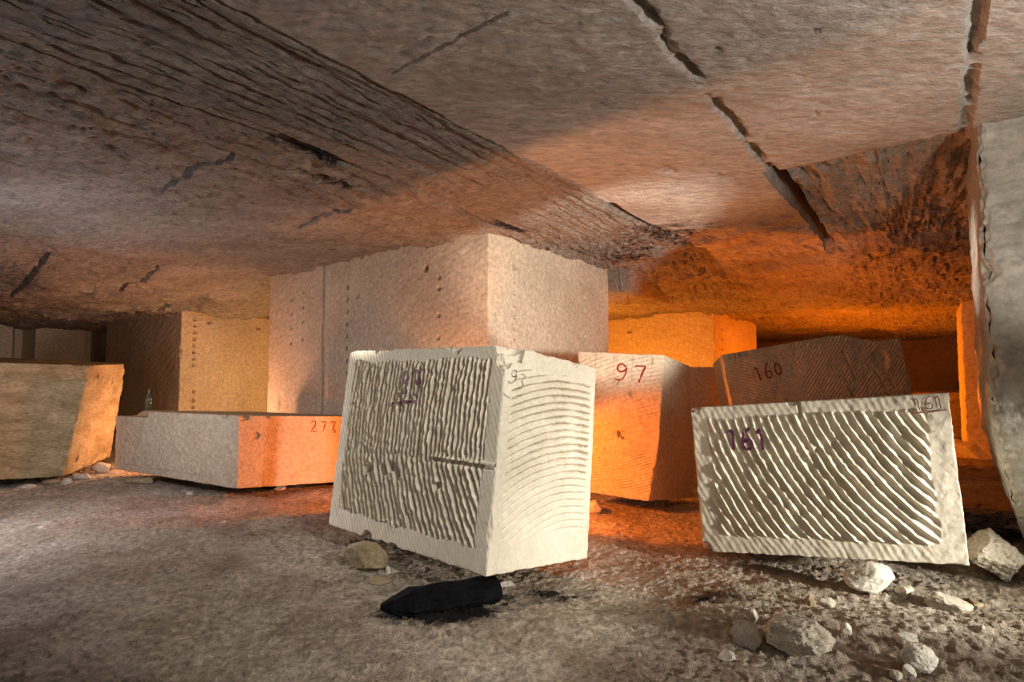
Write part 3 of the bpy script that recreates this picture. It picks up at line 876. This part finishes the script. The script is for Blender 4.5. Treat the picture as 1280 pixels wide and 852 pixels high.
def rock(name, c, size, mat, label, cat='stone', seed=0, rotz=0.0, cuts=9, sub=5, rough=0.05, tilt=(0, 0), group=None, sink=0.02, z=None):
    """angular broken stone, c = (x, y) of its centre on the floor"""
    v, f = ICO[sub]; v = v.copy()
    rs = np.random.RandomState(seed + 1000)
    for _ in range(cuts):
        n = rs.normal(size=3); n /= np.linalg.norm(n); d = rs.uniform(0.52, 0.86)
        k = v @ n; o = np.clip(k - d, 0, None)
        v = v - n[None, :] * (o * 0.93)[:, None]
    x, y, w = v[:, 0] * 2 + seed, v[:, 1] * 2, v[:, 2] * 2
    nz = fbm(x, y, w, 5, seed, .6); v = v * (1 + rough * 3.2 * nz)[:, None]
    n2 = fbm(x * 5, y * 5, w * 5, 3, seed + 9); v = v * (1 + rough * 1.3 * n2)[:, None]
    v = v / np.abs(v).max(0)
    v = v * (np.array(size) / 2)
    tx, ty = tilt
    R1 = np.array([[1, 0, 0], [0, math.cos(tx), -math.sin(tx)], [0, math.sin(tx), math.cos(tx)]])
    R2 = np.array([[math.cos(ty), 0, math.sin(ty)], [0, 1, 0], [-math.sin(ty), 0, math.cos(ty)]])
    v = v @ R1.T @ R2.T
    v[:, 2] -= v[:, 2].min()
    me = bpy.data.meshes.new(name)
    me.from_pydata(v.tolist(), [], f.tolist())
    me.polygons.foreach_set('use_smooth', np.ones(len(f), dtype=bool)); me.set_sharp_from_angle(angle=math.radians(32))
    me.materials.append(mat)
    zz = float(floor_z(np.array(c[0]), np.array(c[1]))) if z is None else z
    o = link(name, me, loc=(c[0], c[1], zz - sink)); o.rotation_euler = (0, 0, rotz)
    return tag(o, label, cat, group)


def at(px, py):
    """floor point seen at a pixel"""
    d = EYE * F / (py - 465.0)
    for _ in range(4):
        p = P(px, py, d)
        d = d * (EYE - float(floor_z(np.array(p[0]), np.array(p[1])))) / (EYE - p[2])
    p = P(px, py, d); return p[0], p[1]


def on(px, py, dy=0.0):
    dy = dy * 0.4; x, y = at(px, py); return (x * (y + dy) / y, y + dy)


rock('boulder', on(456, 717, .30), (.38, .26, .26), M['rock_brown'], 'rounded brown stone propping the left corner of the central block', seed=1, rough=.03, cuts=4)
rock('stone_chip', on(473, 727, .05), (.22, .14, .055), M['rock_brown'], 'flat brown chip on the floor in front of the rounded brown stone', seed=2, sub=4)
rock('stone_chip', on(484, 713, .02), (.05, .04, .08), M['rock_white'], 'small pale upright chip between the rounded brown stone and the central block', seed=3, sub=4)
rock('stone_chip', on(634, 733, .04), (.17, .09, .05), M['rock_white'], 'pale flat chip under the near bottom corner of the central block', seed=4, sub=4, rotz=.3)
rock('stone', on(1087, 742, .10), (.36, .22, .215), M['rock_white'], 'pale broken stone wedged under the front edge of the ridged block', seed=14, rotz=.1, sink=.01, cuts=6, rough=.03)
rock('stone', on(1131, 745, .06), (.12, .12, .10), M['rock'], 'fist sized pale stone between the wedged stone and the flat stone to its right', seed=6, sub=4)
rock('stone', on(1183, 763, .10), (.29, .20, .12), M['rock'], 'flat longish pale stone on the floor below the right corner of the ridged block', seed=7, rotz=-.1)
rock('stone', on(1217, 757, .04), (.10, .09, .06), M['rock_brown'], 'small brown stone just right of the flat longish pale stone', seed=8, sub=4)
rock('boulder', on(1250, 733, .40), (.56, .38, .38), M['rock'], 'large rough boulder at the right edge beside the ridged block', seed=9, rotz=.5, sub=6, rough=.06)
rock('boulder', on(990, 820, .17), (.42, .30, .20), M['rock'], 'largest loose stone in the foreground, in front of the ridged block', seed=10, rotz=-.35, sub=6, rough=.06)
rock('stone', on(933, 808, .07), (.17, .15, .145), M['rock'], 'angular stone just left of the largest foreground stone', seed=11, tilt=(.2, .4))
rock('stone', on(940, 778, .05), (.075, .06, .10), M['rock'], 'small rounded stone behind the largest foreground stone, at its left', seed=12, sub=4, cuts=4)
rock('stone', on(951, 803, .03), (.08, .06, .08), M['rock_brown'], 'brown stone in the gap between the angular stone and the largest foreground stone', seed=13, sub=4)
rock('stone', on(972, 784, .08), (.14, .07, .08), M['rock_brown'], 'low brown stone directly behind the largest foreground stone', seed=15, sub=4)
rock('stone_chip', on(908, 823, .04), (.12, .1, .06), M['rock'], 'low pale chip left of the angular foreground stone', seed=16, sub=4)
rock('stone', on(1148, 842, .06), (.19, .13, .15), M['rock_white'], 'pointed pale stone at the lower right of the foreground', seed=17, tilt=(.3, .5))
rock('stone_chip', on(1136, 849, .03), (.06, .06, .09), M['rock_white'], 'pale upright chip directly left of the pointed pale stone', seed=18, sub=4)
rock('stone_chip', on(1120, 848, .03), (.07, .06, .07), M['rock'], 'second chip left of the pointed pale stone', seed=19, sub=4)
rock('stone_chip', on(1134, 806, .04), (.13, .08, .085), M['rock_white'], 'pale chip on the floor above the pointed pale stone', seed=20, sub=4)
rock('stone_chip', on(1058, 791, .03), (.06, .05, .085), M['rock_white'], 'thin pale upright chip right of the largest foreground stone', seed=21, sub=4, cuts=5)
rock('stone_chip', on(1034, 757, .04), (.13, .08, .07), M['rock'], 'pale chip with orange lit side below the middle of the ridged block', seed=22, sub=4)
rock('stone_chip', on(1013, 757, .03), (.08, .06, .09), M['rock_brown'], 'orange brown chip left of the pale chip below the ridged block', seed=23, sub=4)
rock('stone', on(744, 640, .10), (.20, .22, .17), M['rock'], 'square orange lit stone under the left corner of the block numbered 97', seed=24, cuts=12, rough=.03)
rock('stone', on(172, 602, .0), (.50, .20, .12), M['rock_brown'], 'brown stone supporting the left end of the block numbered 277', seed=25, rough=.03)
rock('stone', on(350, 613, .10), (.16, .18, .09), M['rock'], 'small orange lit stone under the end face numbered 277', seed=26, sub=4)
rock('pebble', on(238, 618, .03), (.11, .08, .06), M['rock'], 'pale pebble on the floor in front of the low wide block', seed=27, sub=3)
rock('pebble', on(281, 621, .04), (.16, .10, .07), M['rock_brown'], 'brown pebble below the near corner of the low wide block', seed=28, sub=3)
rock('pebble', on(278, 653, .03), (.085, .06, .05), M['rock'], 'orange lit pebble on open floor below the block numbered 277', seed=29, sub=3)
rock('pebble', on(318, 669, .04), (.13, .08, .05), M['rock_brown'], 'flat orange brown pebble on open floor left of the central block', seed=30, sub=3)
rock('pebble', on(50, 661, .03), (.09, .06, .04), M['rock'], 'pale pebble on the open floor at the far left', seed=31, sub=3)
rock('stone', on(33, 609, .05), (.26, .14, .08), M['rock'], 'pale stone under the front edge of the leaning left block', seed=32)
rock('stone', on(66, 606, .03), (.30, .13, .075), M['rock_brown'], 'brown stone under the near corner of the leaning left block', seed=33)
rock('stone', on(103, 597, .0), (.30, .16, .11), M['rock'], 'chunky stone under the right side of the leaning left block', seed=34)
rock('stone', on(83, 606, .0), (.14, .1, .12), M['rock'], 'upright stone at the near bottom corner of the leaning left block', seed=35, sub=4)
rock('stone', on(127, 590, .1), (.28, .2, .17), M['rock'], 'small stone in the gap between the leaning left block and the low wide block', seed=36, sub=4)
rock('stone', on(1215, 577, .1), (.30, .2, .13), M['rock_white'], 'pale stone at the foot of the distant right pillar', seed=38, sub=4, z=0.31)
rock('rubble_heap', (4.62, 5.30), (1.0, 0.8, .30), M['rock_dark'], 'dark shiny damp rubble beside the foot of the rough right pillar', 'rubble', seed=39, sub=6, rough=.12, rotz=-.6, cuts=5)

# fallen slab by the distant right pillar
x0 = P(1196, 556, 8.0); x1 = P(1228, 586, 7.8)
ax = (x1 - x0) / np.linalg.norm(x1 - x0); side = np.array([0.1, .99, .1]); upv = np.cross(ax, side); upv = upv if upv[2] > 0 else -upv
bb = [x0 - side * .2, x1 - side * .2, x1 + side * .2, x0 + side * .2]
fs, _ = block('stone_slab', bb, [p + upv * .15 for p in bb], M['rock'], {'d': .03}, None, chip_r=.02, chip_n=.04, edge_seed=31, rough=.01)
tag(fs, 'narrow fallen stone slab leaning by the distant right pillar', 'stone slab')

# charred log under the central block
def log(p0, p1, r0, r1, n=90, m=48):
    ax = p1 - p0; L = np.linalg.norm(ax); ax = ax / L
    sx = np.cross(ax, [0, 0, 1]); sx /= np.linalg.norm(sx); sy = np.cross(sx, ax)
    k = np.linspace(0, 1, n)[:, None]; t = np.linspace(0, 2 * math.pi, m)[None, :]
    rr = (r0 + (r1 - r0) * k) * np.clip(np.minimum(k / .22, (1 - k) / .04) * 0.8 + 0.2, 0.05, 1.0)
    rr = rr * (1 + 0.12 * fbm(np.cos(t) * 3 + k * 9, np.sin(t) * 3 + k * 4, None, 4, 18) + 0.22 * fbm(np.cos(t) * 1.5 + k * 2, np.sin(t) * 1.5 + 0 * k, None, 3, 8) + 0.09 * vn(np.cos(t) * 7 + k, np.sin(t) * 7, None, 9))
    p = p0 + ax * (k * L)[..., None] + sx * (np.cos(t) * rr * 1.0)[..., None] + sy * (np.sin(t) * rr * .8)[..., None]
    ce = (p0 + p1) / 2; ce = np.array([ce[0], ce[1], p[..., 2].min()])
    V = (p - ce).reshape(-1, 3); Qd = grid_faces(n, m)
    V = np.concatenate([V, [p0 - ce, p1 - ce]]); a, b = len(V) - 2, len(V) - 1
    ex = [[a, j, j + 1, j + 1] for j in range(0)]
    me = make_mesh('charred_log', V, Qd, M['char'], sharp=40)
    return link('charred_log', me, loc=ce)


lg = log(np.array([-0.82, 3.50, 0.03]), np.array([-0.08, 3.86, 0.005]), 0.115, 0.105)
tag(lg, 'black charred log lying half under the central block', 'log')

# bottle on the low wide block
def bottle(loc):
    prof = [(0.0, 0.0), (0.032, 0.0), (0.036, 0.006), (0.036, 0.15), (0.033, 0.18), (0.018, 0.215), (0.0135, 0.24), (0.0135, 0.285), (0.016, 0.287), (0.016, 0.30), (0.012, 0.30), (0.0115, 0.24), (0.0, 0.235)]
    m = 28; t = np.linspace(0, 2 * math.pi, m)
    pr = np.array(prof)
    V = np.stack([pr[:, :1] * np.cos(t), pr[:, :1] * np.sin(t), pr[:, 1:] + 0 * t], -1)
    g = bpy.data.materials.new('green bottle glass'); g.use_nodes = True
    b = g.node_tree.nodes['Principled BSDF']; b.inputs['Base Color'].default_value = (0.10, 0.16, 0.10, 1)
    b.inputs['Roughness'].default_value = 0.12; b.inputs['Transmission Weight'].default_value = 0.5
    nz = g.node_tree.nodes.new('ShaderNodeTexNoise'); nz.inputs['Scale'].default_value = 30
    rp = g.node_tree.nodes.new('ShaderNodeMapRange'); rp.inputs['To Min'].default_value = .1; rp.inputs['To Max'].default_value = .4
    g.node_tree.links.new(nz.outputs['Fac'], rp.inputs['Value']); g.node_tree.links.new(rp.outputs['Result'], b.inputs['Roughness'])
    o = link('bottle', make_mesh('bottle', V.reshape(-1, 3), grid_faces(len(prof), m)[:, ::-1], g, sharp=40), loc=loc)
    return tag(o, 'dark green glass bottle standing on top of the low wide block', 'bottle')


tp = np.array(T277)
bp = tp[0] * (0.28 * 0.12) + tp[1] * (.72 * .12) + tp[2] * (.72 * .88) + tp[3] * (.28 * .88)
a_, b_2 = 0.035, 0.19
bp = (tp[0] * (1 - a_) + tp[1] * a_) * (1 - b_2) + (tp[3] * (1 - a_) + tp[2] * a_) * b_2
BOT = bottle((bp[0], bp[1], bp[2] + 0.012))

# ------------------------------------------------------------------ light
def lamp(name, loc, col, power, size=0.1, target=None, kind='POINT', spot=None, blend=0.5):
    l = bpy.data.lights.new(name, kind); l.color = col; l.energy = power
    if kind == 'POINT': l.shadow_soft_size = size
    if kind == 'AREA': l.shape = 'DISK'; l.size = size
    if kind == 'SPOT': l.shadow_soft_size = size; l.spot_size = math.radians(spot); l.spot_blend = blend
    o = bpy.data.objects.new(name, l); C.objects.link(o); o.location = loc
    if target is not None:
        o.rotation_euler = (Vector(target) - Vector(loc)).to_track_quat('-Z', 'Y').to_euler()
    return o


ORANGE = (1.0, 0.20, 0.006)
SALMON = (1.0, 0.42, 0.18)
lamp('orange_torch_up_gap', UV(4.22, 3.25, 0.60), SALMON, 170, 0.06, UV(3.6, 3.0, 3.2), 'SPOT', 112, 0.3)
lamp('orange_torch_up_left', UV(4.22, 4.5, 0.55), SALMON, 100, 0.06, UV(3.8, 4.5, 3.2), 'SPOT', 112, 0.3)
lamp('orange_torch_gap', UV(4.22, 3.3, 0.75), ORANGE, 210, 0.06, (1.35, 6.0, 0.25), 'SPOT', 85)
lamp('orange_lamp_gap', UV(4.22, 3.25, 0.60), ORANGE, 22, 0.06)
lamp('orange_torch_left', UV(4.3, 4.3, 0.60), ORANGE, 320, 0.06, (-2.95, 6.9, 0.45), 'SPOT', 75)
lamp('orange_lamp_back', (3.95, 7.50, 0.70), ORANGE, 210, 0.08)
lamp('orange_fill_far', UV(13.5, 1.6, 0.85), ORANGE, 300, 0.12)  # extra lamp added to brighten the back ceiling
lamp('orange_fill_farthest', UV(17.0, 1.4, 0.85), ORANGE, 200, 0.12)  # another added lamp, lifts the ceiling farthest back
lamp('orange_lamp_corridor', UV(9.6, 5.6, 1.0), (1.0, 0.33, 0.04), 300, 0.12)
lamp('warm_lamp_left', UV(6.3, 10.8, 0.95), (1.0, 0.55, 0.20), 120, 0.12)
lamp('warm_lamp_behind_block', (-5.25, 8.9, 0.5), (1.0, 0.46, 0.25), 125, 0.1)
lamp('key_daylight_right', (5.15, 1.78, 0.92), (1.0, 0.96, 0.87), 1400, 0.12, (2.55, 3.85, .45), 'SPOT', 42, 1.0)
lamp('raking_fill_floor', (4.4, 1.2, 0.72), (1.0, 0.96, 0.88), 520, 0.10, (1.75, 2.6, 0.0), 'SPOT', 30, 0.9)  # added spot that rakes the foreground stones, no real source
lamp('fill_spot_pillar', (2.7, 1.4, 1.5), (1.0, 0.97, 0.91), 1350, 0.15, (0.75, 7.4, 2.85), 'SPOT', 30, 0.35)  # added fill aimed at the central pillar
lamp('soft_daylight_behind_camera', (1.2, -0.6, 1.9), (1.0, 0.96, 0.90), 12, 1.2, (0.0, 5.0, 2.2), 'AREA')
lamp('ceiling_fill_right', (3.5, 0.5, 1.75), (1.0, 0.97, 0.93), 430, 0.2, (0.0, 3.4, 3.4), 'SPOT', 92, 0.7)  # added spot to brighten the near ceiling and bring out its grain
lamp('fill_left_beam_pillar', (-4.95, 5.0, 1.5), (1.0, 0.95, 0.88), 4200, 0.1, (3.6, 4.4, 2.35), 'SPOT', 7, 0.8)  # added narrow beam that lifts the right pillar's left flank
lamp('fill_right_beam_pillar', (2.2, 1.0, 1.6), (1.0, 0.93, 0.80), 190, 0.15, (3.6, 3.4, 2.65), 'SPOT', 40, 0.6)  # added spot for the upper front of the right pillar
lamp('daylight_left', (-4.95, 5.05, 1.4), (0.92, 0.88, 1.0), 120, 0.2)
lamp('grazing_fill_beam', (1.40, 1.36, 2.65), (1.0, 0.95, 0.87), 310, 0.06, (-0.6, 4.1, 0.62), 'SPOT', 58, 0.5)  # added spot grazing the ridges of the central block
lamp('fill_left_beam', (-6.2, 6.5, 1.3), (1.0, 0.95, 0.88), 1000, 0.10, (-0.9, 4.3, 0.8), 'SPOT', 26, 0.6)  # added spot from the left, aimed only at the central block

w = bpy.data.worlds.new('quarry_daylight'); SC.world = w; w.use_nodes = True
bg = w.node_tree.nodes['Background']; bg.inputs['Color'].default_value = (0.80, 0.88, 1.0, 1); bg.inputs['Strength'].default_value = 0.06

cam = bpy.data.cameras.new('camera'); co = bpy.data.objects.new('camera', cam); C.objects.link(co)
cam.sensor_width = 36.0; cam.lens = F / 1280.0 * 36.0; cam.clip_start = 0.05
co.location = (0, 0, EYE); co.rotation_euler = (math.pi / 2 + TH, 0, 0)
SC.camera = co
SC.view_settings.view_transform = 'Standard'; SC.view_settings.look = 'None'
SC.view_settings.gamma = 1.0; SC.view_settings.use_curve_mapping = False; SC.view_settings.exposure = 0.0
SC.cycles.use_denoising = True; SC.cycles.denoising_prefilter = 'NONE'
SC.cycles.sample_clamp_indirect = 4.0
SC.cycles.max_bounces = 6
